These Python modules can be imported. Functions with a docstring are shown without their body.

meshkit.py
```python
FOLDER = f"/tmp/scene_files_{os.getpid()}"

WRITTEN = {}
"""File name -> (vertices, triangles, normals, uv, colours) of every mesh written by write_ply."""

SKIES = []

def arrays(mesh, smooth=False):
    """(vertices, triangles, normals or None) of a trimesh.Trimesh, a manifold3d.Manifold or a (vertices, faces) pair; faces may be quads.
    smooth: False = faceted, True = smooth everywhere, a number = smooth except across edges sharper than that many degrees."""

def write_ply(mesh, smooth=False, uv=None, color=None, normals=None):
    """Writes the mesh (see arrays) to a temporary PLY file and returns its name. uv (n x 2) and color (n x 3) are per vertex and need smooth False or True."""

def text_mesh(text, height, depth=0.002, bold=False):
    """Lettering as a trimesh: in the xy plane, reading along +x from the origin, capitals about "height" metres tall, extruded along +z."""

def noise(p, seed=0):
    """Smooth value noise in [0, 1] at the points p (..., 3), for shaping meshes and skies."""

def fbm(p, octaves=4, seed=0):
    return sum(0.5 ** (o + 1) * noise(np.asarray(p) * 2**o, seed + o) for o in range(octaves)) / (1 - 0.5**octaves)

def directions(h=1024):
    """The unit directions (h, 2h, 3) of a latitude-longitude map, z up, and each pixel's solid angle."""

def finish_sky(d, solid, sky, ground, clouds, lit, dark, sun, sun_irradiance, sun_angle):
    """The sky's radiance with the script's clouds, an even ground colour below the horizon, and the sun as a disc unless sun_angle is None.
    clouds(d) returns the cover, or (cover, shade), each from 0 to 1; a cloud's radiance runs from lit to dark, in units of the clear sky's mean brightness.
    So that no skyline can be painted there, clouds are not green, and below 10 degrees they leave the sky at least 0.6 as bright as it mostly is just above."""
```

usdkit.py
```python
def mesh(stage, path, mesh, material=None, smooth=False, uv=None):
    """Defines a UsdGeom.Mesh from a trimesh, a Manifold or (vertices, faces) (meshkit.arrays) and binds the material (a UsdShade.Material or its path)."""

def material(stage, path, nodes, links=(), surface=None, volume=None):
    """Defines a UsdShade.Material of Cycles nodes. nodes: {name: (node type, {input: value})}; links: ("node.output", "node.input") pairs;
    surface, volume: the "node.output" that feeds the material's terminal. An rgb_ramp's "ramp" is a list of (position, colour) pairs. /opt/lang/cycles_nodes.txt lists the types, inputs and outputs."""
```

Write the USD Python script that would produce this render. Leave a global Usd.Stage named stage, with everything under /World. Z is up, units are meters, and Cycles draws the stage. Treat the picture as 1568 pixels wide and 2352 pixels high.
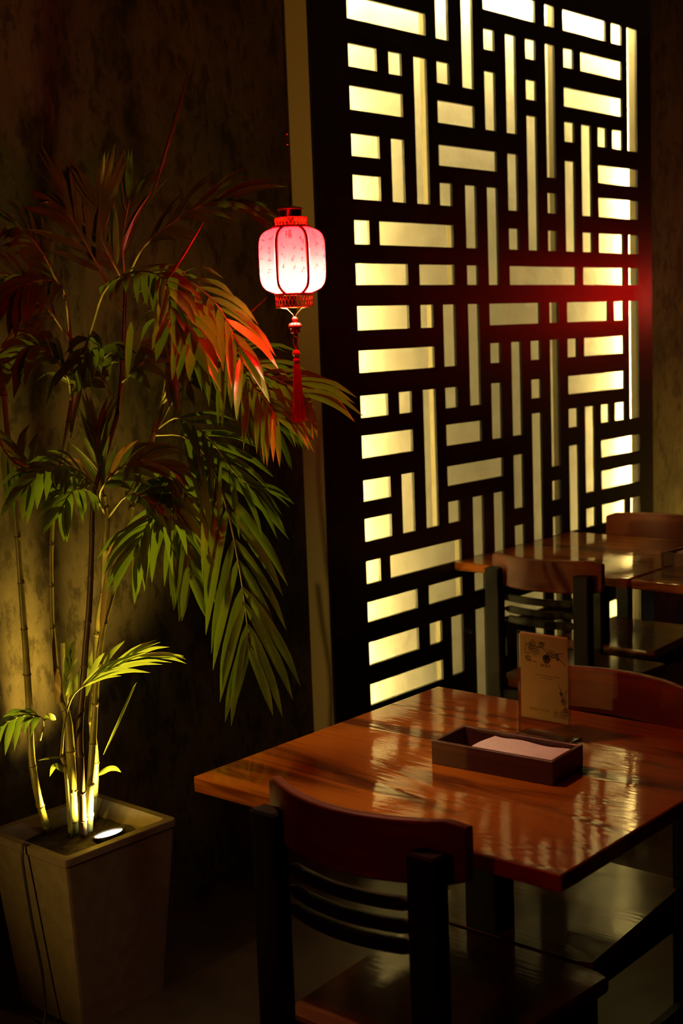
import math, random
import numpy as np
import trimesh
import manifold3d as m3
from pxr import Usd, UsdGeom, UsdLux, UsdShade, Gf, Sdf
import usdkit, meshkit

random.seed(7)
rng = np.random.default_rng(7)
stage = Usd.Stage.CreateInMemory()
UsdGeom.SetStageUpAxis(stage, UsdGeom.Tokens.z)
UsdGeom.SetStageMetersPerUnit(stage, 1.0)
UsdGeom.Xform.Define(stage, '/World')
UsdGeom.Scope.Define(stage, '/World/Looks')

# ------------------------------------------------------------------ camera, exposure, lamps' strengths
EYE = 1.53
right, up, fwd = (0.650, -0.759, -0.037), (0.125, 0.059, 0.990), (0.749, 0.649, -0.133)
def unit(v):
    v = np.asarray(v, float); return v / np.linalg.norm(v)
fwd = unit(fwd); right = unit(np.asarray(right) - np.dot(right, fwd) * fwd); up = np.cross(right, fwd)
cam = UsdGeom.Camera.Define(stage, '/World/camera')
cam.AddTransformOp().Set(Gf.Matrix4d(*right, 0, *up, 0, *(-fwd), 0, 0, 0, EYE, 1))
cam.CreateHorizontalApertureAttr(24.0); cam.CreateVerticalApertureAttr(36.0)
cam.CreateFocalLengthAttr(24.0 * 3129.66 / 1568)
cam.CreateClippingRangeAttr(Gf.Vec2f(0.05, 100))
cam.CreateFStopAttr(5.0); cam.CreateFocusDistanceAttr(2.8)
cam.CreateExposureAttr(0.0)
STRIP = 370.0       # cove light strips behind the lattice
BULB = 6200.0       # bulb in the red lantern
SHADE = 56.0        # red glow of the lantern paper
BULB_FAR = 5000.0   # bulb of the lantern hanging further along the room
SPOT = 10000.0       # uplight in the planter
LOW = 3800.0        # low lamp standing at the left
SPOT_FAR = 22000.0    # uplight on the floor further along the wall

# ------------------------------------------------------------------ helpers
taken = {}
def numbered(parent, name):
    k = taken.get((parent, name), 0); taken[(parent, name)] = k + 1
    return name if k == 0 else '%s_%03d' % (name, k)
def data(p, label=None, cat=None, group=None, kind=None):
    for k, v in (('label', label), ('category', cat), ('group', group), ('kind', kind)):
        if v: p.SetCustomDataByKey(k, v)
    return p
def thing(name, label, cat, loc=(0, 0, 0), rotz=0.0, group=None):
    x = UsdGeom.Xform.Define(stage, '/World/' + numbered('/World', name))
    x.AddTranslateOp().Set(Gf.Vec3d(*map(float, loc))); x.AddRotateZOp().Set(float(rotz))
    return data(x.GetPrim(), label, cat, group)
def part(parent, name, mesh, mat, smooth=False, label=None, kind=None):
    base = str(parent.GetPath()) if parent is not None else '/World'
    m = usdkit.mesh(stage, base + '/' + numbered(base, name), mesh, '/World/Looks/' + mat, smooth=smooth)
    m.CreateDoubleSidedAttr(True)
    return data(m.GetPrim(), label, None, None, kind)
def solo(name, mesh, mat, label, cat, smooth=False, group=None):
    p = part(None, name, mesh, mat, smooth); return data(p, label, cat, group)
def struct(name, mesh, mat, smooth=False):
    return part(None, name, mesh, mat, smooth, kind='structure')
def copy_of(root, label, loc, rotz=0.0, group=None):
    name = root.GetName()
    x = UsdGeom.Xform.Define(stage, '/World/' + numbered('/World', name))
    x.GetPrim().GetReferences().AddInternalReference(root.GetPath())
    x.ClearXformOpOrder()
    x.GetPrim().SetInstanceable(True)
    x = UsdGeom.Xformable(x.GetPrim())
    x.GetPrim().GetAttribute('xformOp:translate').Set(Gf.Vec3d(*map(float, loc)))
    x.GetPrim().GetAttribute('xformOp:rotateZ').Set(float(rotz))
    x.SetXformOpOrder([op for op in (UsdGeom.XformOp(x.GetPrim().GetAttribute('xformOp:translate')), UsdGeom.XformOp(x.GetPrim().GetAttribute('xformOp:rotateZ')))])
    return data(x.GetPrim(), label, root.GetCustomDataByKey('category'), group)

def cat_mesh(*ms): return trimesh.util.concatenate([trimesh.Trimesh(np.asarray(m.vertices), np.asarray(m.faces), process=False) for m in ms])
def hull(pts): return trimesh.convex.convex_hull(np.asarray(pts, float))
def cbox(x0, x1, y0, y1, z0, z1, r=0.002):
    """A box with chamfered edges."""
    r = min(r, 0.45 * min(x1 - x0, y1 - y0, z1 - z0)); P = []
    for sx in (0, 1):
        for sy in (0, 1):
            for sz in (0, 1):
                c = np.array([(x0, x1)[sx], (y0, y1)[sy], (z0, z1)[sz]]); d = np.array([1 - 2 * sx, 1 - 2 * sy, 1 - 2 * sz]) * r
                for k in range(3):
                    e = d.copy(); e[k] = 0; P.append(c + e)
    return hull(P)
def bx(x0, x1, y0, y1, z0, z1):
    b = trimesh.creation.box(extents=(x1 - x0, y1 - y0, z1 - z0)); b.apply_translation(((x0 + x1) / 2, (y0 + y1) / 2, (z0 + z1) / 2)); return b
def spline(P, n):
    """Catmull-Rom through the points (any number of columns)."""
    P = np.asarray(P, float)
    if len(P) == 2: return np.linspace(P[0], P[1], n)
    Q = np.vstack([2 * P[0] - P[1], P, 2 * P[-1] - P[-2]]); s = np.linspace(0, len(P) - 1 - 1e-9, n); i = s.astype(int); t = (s - i)[:, None]
    a, b, c, d = Q[i], Q[i + 1], Q[i + 2], Q[i + 3]
    return 0.5 * (2 * b + (c - a) * t + (2 * a - 5 * b + 4 * c - d) * t ** 2 + (3 * b - a - 3 * c + d) * t ** 3)
def frame(P):
    T = np.gradient(P, axis=0); T /= np.linalg.norm(T, axis=1, keepdims=True) + 1e-12
    A = np.cross(T[0], [0, 0, 1.0] if abs(T[0][2]) < .9 else [1.0, 0, 0]); A /= np.linalg.norm(A); out = []
    for t in T:
        A = A - np.dot(A, t) * t; A /= np.linalg.norm(A) + 1e-12; out.append(A)
    A = np.array(out); return T, A, np.cross(T, A)
def tube(P, r, sides=8, cap=True):
    P = np.asarray(P, float); n = len(P); r = np.broadcast_to(r, (n,)); T, A, B = frame(P)
    ang = np.arange(sides) * 2 * math.pi / sides
    V = (P[:, None] + r[:, None, None] * (np.cos(ang)[None, :, None] * A[:, None] + np.sin(ang)[None, :, None] * B[:, None])).reshape(-1, 3)
    F = []
    for i in range(n - 1):
        for j in range(sides):
            a, b, c, d = i * sides + j, i * sides + (j + 1) % sides, (i + 1) * sides + (j + 1) % sides, (i + 1) * sides + j
            F += [(a, b, c), (a, c, d)]
    if cap:
        V = np.vstack([V, P[:1], P[-1:]]); k = n * sides
        F += [(k, (j + 1) % sides, j) for j in range(sides)] + [(k + 1, (n - 1) * sides + j, (n - 1) * sides + (j + 1) % sides) for j in range(sides)]
    return trimesh.Trimesh(V, F, process=False)
def grid(P, thick=None):
    """A surface from an (n, m, 3) array of points."""
    n, m = P.shape[:2]; F = []
    for i in range(n - 1):
        for j in range(m - 1):
            a = i * m + j; F += [(a, a + 1, a + m + 1), (a, a + m + 1, a + m)]
    return trimesh.Trimesh(P.reshape(-1, 3), F, process=False)
def lathe(prof, sides=24):
    prof = np.asarray(prof, float); ang = np.arange(sides + 1) * 2 * math.pi / sides
    P = np.stack([prof[:, None, 0] * np.cos(ang), prof[:, None, 0] * np.sin(ang), np.broadcast_to(prof[:, None, 1], (len(prof), sides + 1))], -1)
    m = grid(P); m.merge_vertices(); m.update_faces(m.nondegenerate_faces()); return m
def sph(c, r, sub=2, scale=(1, 1, 1)):
    s = trimesh.creation.icosphere(subdivisions=sub, radius=r); s.apply_scale(scale) if scale != (1, 1, 1) else None; s.apply_translation(c); return s
def curved_board(xf, half, z0, z1, thick, r=0.006, n=17, taper=None):
    """A board along y, bent so that x = xf(y) on its rear face, standing from z0 to z1, with rounded edges."""
    ys = np.linspace(-half, half, n); sec = []
    ring = [(0, r), (0, .3 * r), (.3 * r, 0)]
    rows = []
    for y in ys:
        x = xf(y); e = 0.0
        q = abs(abs(y) - half); d = 0.010 * (1 - min(q / 0.02, 1)) ** 2   # ends drop a little at the corners
        a, b = z0 + d * .6, z1 - d
        rows.append([(x, y, a + r), (x, y, b - r), (x + .35 * r, y, b - .3 * r), (x + r, y, b), (x + thick - r, y, b), (x + thick - .35 * r, y, b - .3 * r), (x + thick, y, b - r),
                     (x + thick, y, a + r), (x + thick - r, y, a), (x + r, y, a), (x, y, a + r)])
    P = np.array(rows); m = grid(P)
    k = P.shape[1]; caps = []
    for i in (0, n - 1):
        caps.append(trimesh.Trimesh(P[i, :-1], [(0, j, j + 1) for j in range(1, k - 2)], process=False))
    return cat_mesh(m, *caps)

# ------------------------------------------------------------------ materials
def mat(name, nodes, links=(), surface='p.BSDF'):
    usdkit.material(stage, '/World/Looks/' + name, nodes, links, surface=surface)
def plain(name, color, rough=0.5, metal=0.0, spec=0.5, coat=0.0):
    mat(name, {'p': ('principled_bsdf', {'base_color': color, 'roughness': rough, 'metallic': metal, 'specular_ior_level': spec, 'coat_weight': coat, 'coat_roughness': 0.1})})
def noisy(name, c0, c1, scale, rough=0.6, bump=0.0, detail=5, stretch=(1, 1, 1), lo=.35, hi=.65, spec=0.5, dist=0.02):
    n = {'g': ('geometry', {}), 'm': ('mapping', {'scale': stretch}), 'n': ('noise_texture', {'scale': scale, 'detail': detail, 'roughness': .6}),
         'r': ('rgb_ramp', {'ramp': [(lo, c0), (hi, c1)]}), 'p': ('principled_bsdf', {'roughness': rough, 'specular_ior_level': spec})}
    l = [('g.position', 'm.vector'), ('m.vector', 'n.vector'), ('n.fac', 'r.fac'), ('r.color', 'p.base_color')]
    if bump:
        n['b'] = ('bump', {'strength': bump, 'distance': dist}); l += [('n.fac', 'b.height'), ('b.normal', 'p.normal')]
    mat(name, n, l)
def wood(name, dark, light, axis, scale=1.0, rough=0.3, coat=0.0, coat_rough=0.08, bump=0.05, spec=0.5, waves=9.0):
    """Long grain along an axis with cathedral figure; coat = lacquer."""
    st = [9.0 * scale] * 3; st['xyz'.index(axis)] = 1.1 * scale
    fine = [120.0 * scale] * 3; fine['xyz'.index(axis)] = 5.0 * scale
    mat(name, {'g': ('texture_coordinate', {}), 'm': ('mapping', {'scale': tuple(st)}), 'm2': ('mapping', {'scale': tuple(fine)}),
               'n': ('noise_texture', {'scale': 1.0, 'detail': 3, 'roughness': .5, 'distortion': .9}), 'k': ('math', {'math_type': 'multiply', 'value2': waves}), 'f': ('math', {'math_type': 'sine'}),
               'k2': ('math', {'math_type': 'multiply_add', 'value2': .5, 'value3': .5}),
               'n2': ('noise_texture', {'scale': 1.0, 'detail': 3}), 'mx': ('mix_float', {'fac': .45}),
               'r': ('rgb_ramp', {'ramp': [(.25, dark), (.75, light)]}), 'b': ('bump', {'strength': bump, 'distance': .004}),
               'p': ('principled_bsdf', {'roughness': rough, 'coat_weight': coat, 'coat_roughness': coat_rough, 'coat_ior': 1.8, 'specular_ior_level': spec})},
        [('g.object', 'm.vector'), ('g.object', 'm2.vector'), ('m.vector', 'n.vector'), ('m2.vector', 'n2.vector'), ('n.fac', 'k.value1'), ('k.value', 'f.value1'), ('f.value', 'k2.value1'),
         ('k2.value', 'mx.a'), ('n2.fac', 'mx.b'), ('mx.result', 'r.fac'), ('r.color', 'p.base_color'), ('mx.result', 'b.height'), ('b.normal', 'p.normal'), ('b.normal', 'p.coat_normal')])
def glow(name, color, strength):
    mat(name, {'e': ('emission', {'color': color, 'strength': strength})}, surface='e.emission')

plain('black_paint', (.012, .010, .009), .36, spec=.5)
plain('black_wood', (.008, .006, .005), .5, spec=.15)
plain('frame_olive', (.10, .085, .045), .7)
plain('return_board', (.30, .27, .20), .7)
noisy('cove_plaster', (.66, .62, .55), (.74, .71, .65), 9, rough=.75, bump=.35, detail=8, dist=.012)
# concrete with dark drips and blotches
mat('concrete', {'g': ('geometry', {}), 'm': ('mapping', {'scale': (1, 1, .5)}), 'n': ('noise_texture', {'scale': 4.0, 'detail': 7, 'roughness': .65}), 'n2': ('noise_texture', {'scale': 26.0, 'detail': 6, 'roughness': .7}),
    'r': ('rgb_ramp', {'ramp': [(.34, (.015, .012, .009)), (.47, (.058, .050, .038)), (.62, (.085, .075, .058))]}), 'r2': ('rgb_ramp', {'ramp': [(.40, (.28, .26, .22)), (.50, (1, 1, 1))]}),
    'x': ('mix_color', {'blend_type': 'multiply', 'fac': .8}), 'b': ('bump', {'strength': .25, 'distance': .01}), 'p': ('principled_bsdf', {'roughness': .8, 'specular_ior_level': .25})},
    [('g.position', 'm.vector'), ('m.vector', 'n.vector'), ('m.vector', 'n2.vector'), ('n.fac', 'r.fac'), ('n2.fac', 'r2.fac'), ('r.color', 'x.a'), ('r2.color', 'x.b'), ('x.result', 'p.base_color'), ('n2.fac', 'b.height'), ('b.normal', 'p.normal')])
noisy('dark_floor', (.024, .019, .014), (.045, .036, .027), 5, rough=.34, bump=.05)
noisy('dark_wall', (.025, .017, .012), (.04, .028, .02), 4, rough=.8)
plain('ceiling_black', (.02, .018, .016), .9)
wood('table_wood', (.10, .022, .0015), (.36, .112, .006), 'y', 1.0, rough=.40, coat=1.0, coat_rough=.04, bump=.07, spec=.05, waves=15.0)
wood('seat_wood', (.09, .028, .010), (.20, .070, .024), 'y', 1.0, rough=.40, coat=.8, coat_rough=.10, bump=.10, spec=.05)
wood('rail_wood', (.11, .022, .006), (.21, .048, .012), 'y', 1.2, rough=.48, coat=0, bump=.03, spec=.35)
wood('tray_wood', (.06, .018, .008), (.12, .040, .016), 'y', 2.0, rough=.5, coat=.1)
noisy('pot_clay', (.10, .082, .058), (.13, .11, .08), 30, rough=.65, bump=.05)
noisy('soil', (.008, .006, .004), (.03, .022, .015), 60, rough=.95, bump=.8)
plain('brass', (.75, .50, .20), .28, metal=1.0)
plain('old_brass', (.32, .22, .10), .35, metal=1.0)
plain('dark_metal', (.05, .045, .04), .4, metal=1.0)
plain('red_lacquer', (.45, .012, .010), .2, coat=.5)
plain('red_thread', (.70, .02, .012), .55)
plain('cable', (.012, .010, .009), .5)
plain('ink', (.10, .012, .012), .8)
plain('print_ink', (.035, .022, .025), .7)
plain('rib_red', (.022, .002, .002), .6, spec=.1)
plain('gold_paint', (.80, .55, .22), .25, spec=.8)
mat('paper_shade', {'t': ('translucent_bsdf', {'color': (.30, .0130, .018)}), 'd': ('diffuse_bsdf', {'color': (.75, .20, .26)}), 'x': ('mix_closure', {'fac': .35}), 'e': ('emission', {'color': (1.0, .0022, .0030), 'strength': SHADE}), 'a': ('add_closure', {})},
    [('t.BSDF', 'x.closure1'), ('d.BSDF', 'x.closure2'), ('x.closure', 'a.closure1'), ('e.emission', 'a.closure2')], surface='a.closure')
mat('card_paper', {'t': ('translucent_bsdf', {'color': (.80, .62, .40)}), 'd': ('diffuse_bsdf', {'color': (.82, .64, .42)}), 'x': ('mix_closure', {'fac': .72})},
    [('t.BSDF', 'x.closure1'), ('d.BSDF', 'x.closure2')], surface='x.closure')
noisy('napkin_paper', (.74, .72, .70), (.80, .78, .76), 40, rough=.9, bump=.15, dist=.002)
mat('acrylic', {'t': ('transparent_bsdf', {'color': (.94, .94, .93)}), 'g': ('glossy_bsdf', {'color': (1, 1, 1), 'roughness': .04}), 'f': ('fresnel', {'IOR': 1.49}), 'x': ('mix_closure', {})},
    [('f.fac', 'x.fac'), ('t.BSDF', 'x.closure1'), ('g.BSDF', 'x.closure2')], surface='x.closure')
mat('acrylic_solid', {'p': ('principled_bsdf', {'base_color': (.97, .97, .96), 'roughness': .05, 'transmission_weight': 1.0, 'ior': 1.49})})
def leaf(name, dark, light, trans, rough=.32):
    mat(name, {'o': ('geometry', {}), 'n': ('noise_texture', {'scale': 14.0, 'detail': 3}), 'r': ('rgb_ramp', {'ramp': [(.3, dark), (.7, light)]}),
               'p': ('principled_bsdf', {'roughness': rough, 'specular_ior_level': .5}), 't': ('translucent_bsdf', {'color': trans}), 'x': ('mix_closure', {'fac': .30})},
        [('o.position', 'n.vector'), ('n.fac', 'r.fac'), ('r.color', 'p.base_color'), ('p.BSDF', 'x.closure1'), ('t.BSDF', 'x.closure2')], surface='x.closure')
leaf('leaf_green', (.045, .078, .010), (.100, .140, .020), (.14, .26, .03))
leaf('leaf_young', (.13, .22, .04), (.28, .36, .09), (.30, .42, .08))
leaf('leaf_dry', (.30, .20, .07), (.42, .32, .13), (.40, .28, .08))
mat('stem_green', {'g': ('geometry', {}), 'n': ('noise_texture', {'scale': 25.0, 'detail': 4}), 'r': ('rgb_ramp', {'ramp': [(.3, (.13, .14, .035)), (.7, (.26, .25, .08))]}), 'p': ('principled_bsdf', {'roughness': .4})},
    [('g.position', 'n.vector'), ('n.fac', 'r.fac'), ('r.color', 'p.base_color')])
plain('stem_dark', (.05, .028, .012), .45)
plain('node_ring', (.07, .05, .025), .6)
plain('sheath', (.42, .33, .13), .6)
AMBER = (1.0, .735, .22)
glow('strip_glow', AMBER, STRIP)
glow('strip_top_glow', (1.0, .76, .27), STRIP * 1.5)
glow('bulb_glow', (1.0, .64, .34), BULB)
glow('bulb_far_glow', (1.0, .64, .34), BULB_FAR)
glow('lens_glow', (1.0, .93, .62), 14.0)

# ------------------------------------------------------------------ the room
Y_WALL, Y_SCREEN = 2.745, 2.652
XL, XR, YF, ZC = -1.6, 8.2, -2.6, 2.95
struct('floor', bx(XL, XR, YF, Y_WALL, -.1, 0), 'dark_floor')
struct('ceiling', bx(XL, XR, YF, Y_WALL + .1, ZC, ZC + .1), 'ceiling_black')
struct('wall_back', bx(XL, XR, Y_WALL, Y_WALL + .12, 0, ZC), 'concrete')
struct('wall_left', bx(XL - .1, XL, YF, Y_WALL + .12, 0, ZC), 'dark_wall')
struct('wall_right', bx(XR, XR + .1, YF, Y_WALL + .12, 0, ZC), 'dark_wall')
struct('wall_front', bx(XL, XR, YF - .1, YF, 0, ZC), 'dark_wall')

# ------------------------------------------------------------------ lattice screen
# bars of the lattice between the openings: x0, x1, z0, z1
BARS = [
  (3.167, 4.896, 1.596, 1.659), (3.167, 4.896, 0.564, 0.628), (3.802, 4.823, 0.431, 0.492), (3.802, 4.823, 1.463, 1.524),
  (3.802, 4.823, 2.494, 2.555), (3.926, 4.896, 0.691, 0.748), (3.926, 4.896, 1.723, 1.779), (3.926, 3.991, 1.779, 2.494),
  (3.926, 3.991, 0.748, 1.463), (4.178, 4.241, 1.779, 2.494), (4.178, 4.241, 0.748, 1.463), (4.053, 4.114, 1.779, 2.494),
  (4.053, 4.114, 0.748, 1.463), (4.301, 4.362, 1.779, 2.494), (4.301, 4.362, 0.748, 1.463), (3.547, 3.600, 1.850, 2.627),
  (3.547, 3.600, 0.819, 1.596), (3.167, 3.864, 0.691, 0.748), (3.167, 3.864, 1.723, 1.779), (3.167, 3.739, 0.295, 0.364),
  (3.420, 3.480, 1.850, 2.428), (3.420, 3.480, 0.819, 1.396), (4.301, 4.823, 0.295, 0.364), (4.301, 4.823, 0.160, 0.229),
  (4.362, 4.823, 2.358, 2.428), (4.362, 4.823, 1.327, 1.396), (4.430, 4.896, 0.819, 0.880), (4.430, 4.896, 1.850, 1.911),
  (3.667, 3.739, 2.238, 2.627), (3.667, 3.739, 1.206, 1.596), (3.167, 3.600, 0.431, 0.492), (4.362, 4.823, 1.206, 1.260),
  (4.362, 4.823, 2.238, 2.292), (3.802, 3.864, 1.069, 1.463), (3.802, 3.864, 2.101, 2.494), (3.167, 3.547, 1.463, 1.524),
  (3.167, 3.547, 2.494, 2.555), (4.548, 4.896, 1.069, 1.137), (4.548, 4.896, 2.101, 2.169), (3.547, 3.864, 0.160, 0.229),
  (3.167, 3.480, 0.160, 0.229), (4.548, 4.896, 1.982, 2.036), (4.548, 4.896, 0.951, 1.004), (3.299, 3.356, 0.819, 1.137),
  (3.299, 3.356, 1.850, 2.169), (3.600, 3.926, 1.982, 2.036), (3.600, 3.926, 0.951, 1.004), (4.430, 4.479, 1.911, 2.238),
  (4.430, 4.479, 0.880, 1.206), (3.926, 3.991, 0.160, 0.431), (4.178, 4.241, 0.160, 0.431), (3.167, 3.420, 2.358, 2.428),
  (3.167, 3.420, 1.327, 1.396), (4.053, 4.114, 0.160, 0.431), (3.167, 3.420, 1.206, 1.260), (3.167, 3.420, 2.238, 2.292),
  (3.667, 3.739, 1.779, 1.982), (3.667, 3.739, 0.748, 0.951), (3.667, 3.739, 0.364, 0.564), (3.600, 3.802, 1.069, 1.137),
  (3.600, 3.802, 2.101, 2.169), (3.802, 3.864, 1.779, 1.982), (3.802, 3.864, 0.229, 0.431), (3.802, 3.864, 0.748, 0.951),
  (3.167, 3.299, 1.069, 1.137), (3.167, 3.299, 2.101, 2.169), (3.167, 3.299, 0.819, 0.880), (3.167, 3.299, 1.850, 1.911),
  (3.167, 3.299, 1.982, 2.036), (3.167, 3.299, 0.951, 1.004), (3.667, 3.739, 0.229, 0.295), (3.667, 3.739, 0.628, 0.691),
  (3.667, 3.739, 1.659, 1.723), (3.480, 3.547, 2.358, 2.428), (3.480, 3.547, 1.327, 1.396), (4.178, 4.241, 2.555, 2.627),
  (4.178, 4.241, 0.492, 0.564), (4.178, 4.241, 1.524, 1.596), (3.600, 3.667, 2.358, 2.428), (3.600, 3.667, 1.327, 1.396),
  (4.362, 4.430, 1.069, 1.137), (4.362, 4.430, 2.101, 2.169), (3.802, 3.864, 2.555, 2.627), (3.802, 3.864, 0.492, 0.564),
  (3.802, 3.864, 1.524, 1.596), (4.301, 4.362, 2.555, 2.627), (4.301, 4.362, 0.492, 0.564), (4.301, 4.362, 1.524, 1.596),
  (3.420, 3.480, 2.555, 2.627), (3.420, 3.480, 0.492, 0.564), (3.420, 3.480, 1.524, 1.596), (4.114, 4.178, 2.358, 2.428),
  (4.114, 4.178, 0.295, 0.364), (4.114, 4.178, 1.327, 1.396), (4.114, 4.178, 0.160, 0.229), (3.864, 3.926, 2.358, 2.428),
  (3.864, 3.926, 0.295, 0.364), (3.864, 3.926, 1.327, 1.396), (3.356, 3.420, 1.069, 1.137), (3.356, 3.420, 2.101, 2.169),
  (3.864, 3.926, 1.069, 1.137), (3.864, 3.926, 2.101, 2.169), (3.991, 4.053, 1.069, 1.137), (3.991, 4.053, 2.101, 2.169),
  (3.480, 3.547, 0.819, 0.880), (3.480, 3.547, 1.850, 1.911), (4.301, 4.362, 0.364, 0.431), (4.301, 4.362, 0.229, 0.295),
  (3.926, 3.991, 0.628, 0.691), (3.926, 3.991, 1.659, 1.723), (3.600, 3.667, 0.819, 0.880), (3.600, 3.667, 1.850, 1.911),
  (3.420, 3.480, 0.229, 0.295), (3.547, 3.600, 0.492, 0.564), (3.299, 3.356, 0.229, 0.295), (3.299, 3.356, 1.260, 1.327),
  (3.299, 3.356, 2.292, 2.358), (3.802, 3.864, 0.628, 0.691), (3.802, 3.864, 1.659, 1.723), (3.356, 3.420, 0.819, 0.880),
  (3.356, 3.420, 1.850, 1.911), (4.430, 4.479, 1.779, 1.850), (4.430, 4.479, 0.748, 0.819), (3.420, 3.480, 0.628, 0.691),
  (3.420, 3.480, 1.659, 1.723), (4.548, 4.597, 1.779, 1.850), (4.548, 4.597, 0.748, 0.819), (4.548, 4.597, 0.880, 0.951),
  (4.548, 4.597, 1.911, 1.982), (3.237, 3.286, 1.779, 1.850), (3.237, 3.286, 0.748, 0.819), (3.600, 3.667, 1.206, 1.260),
  (3.600, 3.667, 2.238, 2.292), (3.991, 4.053, 0.819, 0.880), (3.991, 4.053, 1.850, 1.911), (3.547, 3.600, 0.364, 0.431),
  (3.547, 3.600, 0.229, 0.295), (4.548, 4.597, 1.137, 1.206), (4.548, 4.597, 2.169, 2.238), (4.241, 4.301, 0.819, 0.880),
  (4.241, 4.301, 1.850, 1.911), (4.114, 4.178, 1.206, 1.260), (4.114, 4.178, 2.238, 2.292), (4.430, 4.479, 1.396, 1.463),
  (4.430, 4.479, 0.364, 0.431), (4.430, 4.479, 2.428, 2.494), (4.660, 4.704, 2.555, 2.627), (4.660, 4.704, 0.492, 0.564),
  (4.660, 4.704, 1.524, 1.596), (3.739, 3.802, 1.206, 1.260), (3.739, 3.802, 2.238, 2.292), (4.780, 4.823, 2.555, 2.627),
  (4.780, 4.823, 0.492, 0.564), (4.780, 4.823, 1.524, 1.596), (4.780, 4.823, 1.779, 1.850), (4.780, 4.823, 0.748, 0.819),
  (4.548, 4.597, 2.036, 2.101), (4.548, 4.597, 1.004, 1.069), (4.660, 4.704, 1.137, 1.206), (4.660, 4.704, 2.169, 2.238),
  (4.430, 4.479, 0.628, 0.691), (4.430, 4.479, 1.659, 1.723), (4.241, 4.301, 1.982, 2.036), (4.241, 4.301, 0.951, 1.004),
  (4.780, 4.823, 1.137, 1.206), (4.780, 4.823, 2.169, 2.238), (4.780, 4.823, 1.396, 1.463), (4.780, 4.823, 0.364, 0.431),
  (4.780, 4.823, 2.428, 2.494), (4.780, 4.823, 0.229, 0.295), (4.780, 4.823, 1.260, 1.327), (4.780, 4.823, 2.292, 2.358),
  (4.780, 4.823, 0.628, 0.691), (4.780, 4.823, 1.659, 1.723),
]

T = .009
SX0, SX1, HX0, HX1, HZ0, HZ1 = 3.0, 5.009, 3.1675, 4.8957, .16, 2.627
scr = thing('lattice_screen', 'tall black fretwork screen of interlocking bars glowing from behind', 'screen', (0, 0, 0))
for r in ((SX0, HX0, 0, 2.80), (HX1, SX1, 0, 2.80), (HX0, HX1, 2.627, 2.80), (HX0, HX1, 0, HZ0)):
    part(scr, 'frame_member', bx(r[0], r[1], Y_SCREEN, Y_SCREEN + T, r[2], r[3]), 'black_paint')
for x0, x1, z0, z1 in BARS:
    part(scr, 'bar', bx(x0, x1, Y_SCREEN, Y_SCREEN + T, z0, z1), 'black_paint')
part(scr, 'backing_panel', bx(3.016, 4.995, Y_WALL - .012, Y_WALL - .001, .02, 2.79), 'cove_plaster', label='cream plastered panel behind the bars')
part(scr, 'side_board', bx(SX0, SX0 + .014, Y_SCREEN + T, Y_WALL - .001, 0, 2.80), 'return_board', label='grey board closing the side of the screen')
part(scr, 'side_board', bx(SX1 - .014, SX1, Y_SCREEN + T, Y_WALL - .001, 0, 2.80), 'return_board')
part(scr, 'top_board', bx(SX0, SX1, Y_SCREEN + T, Y_WALL - .001, 2.80, 2.814), 'return_board')
PERIOD = 1.0315
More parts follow.
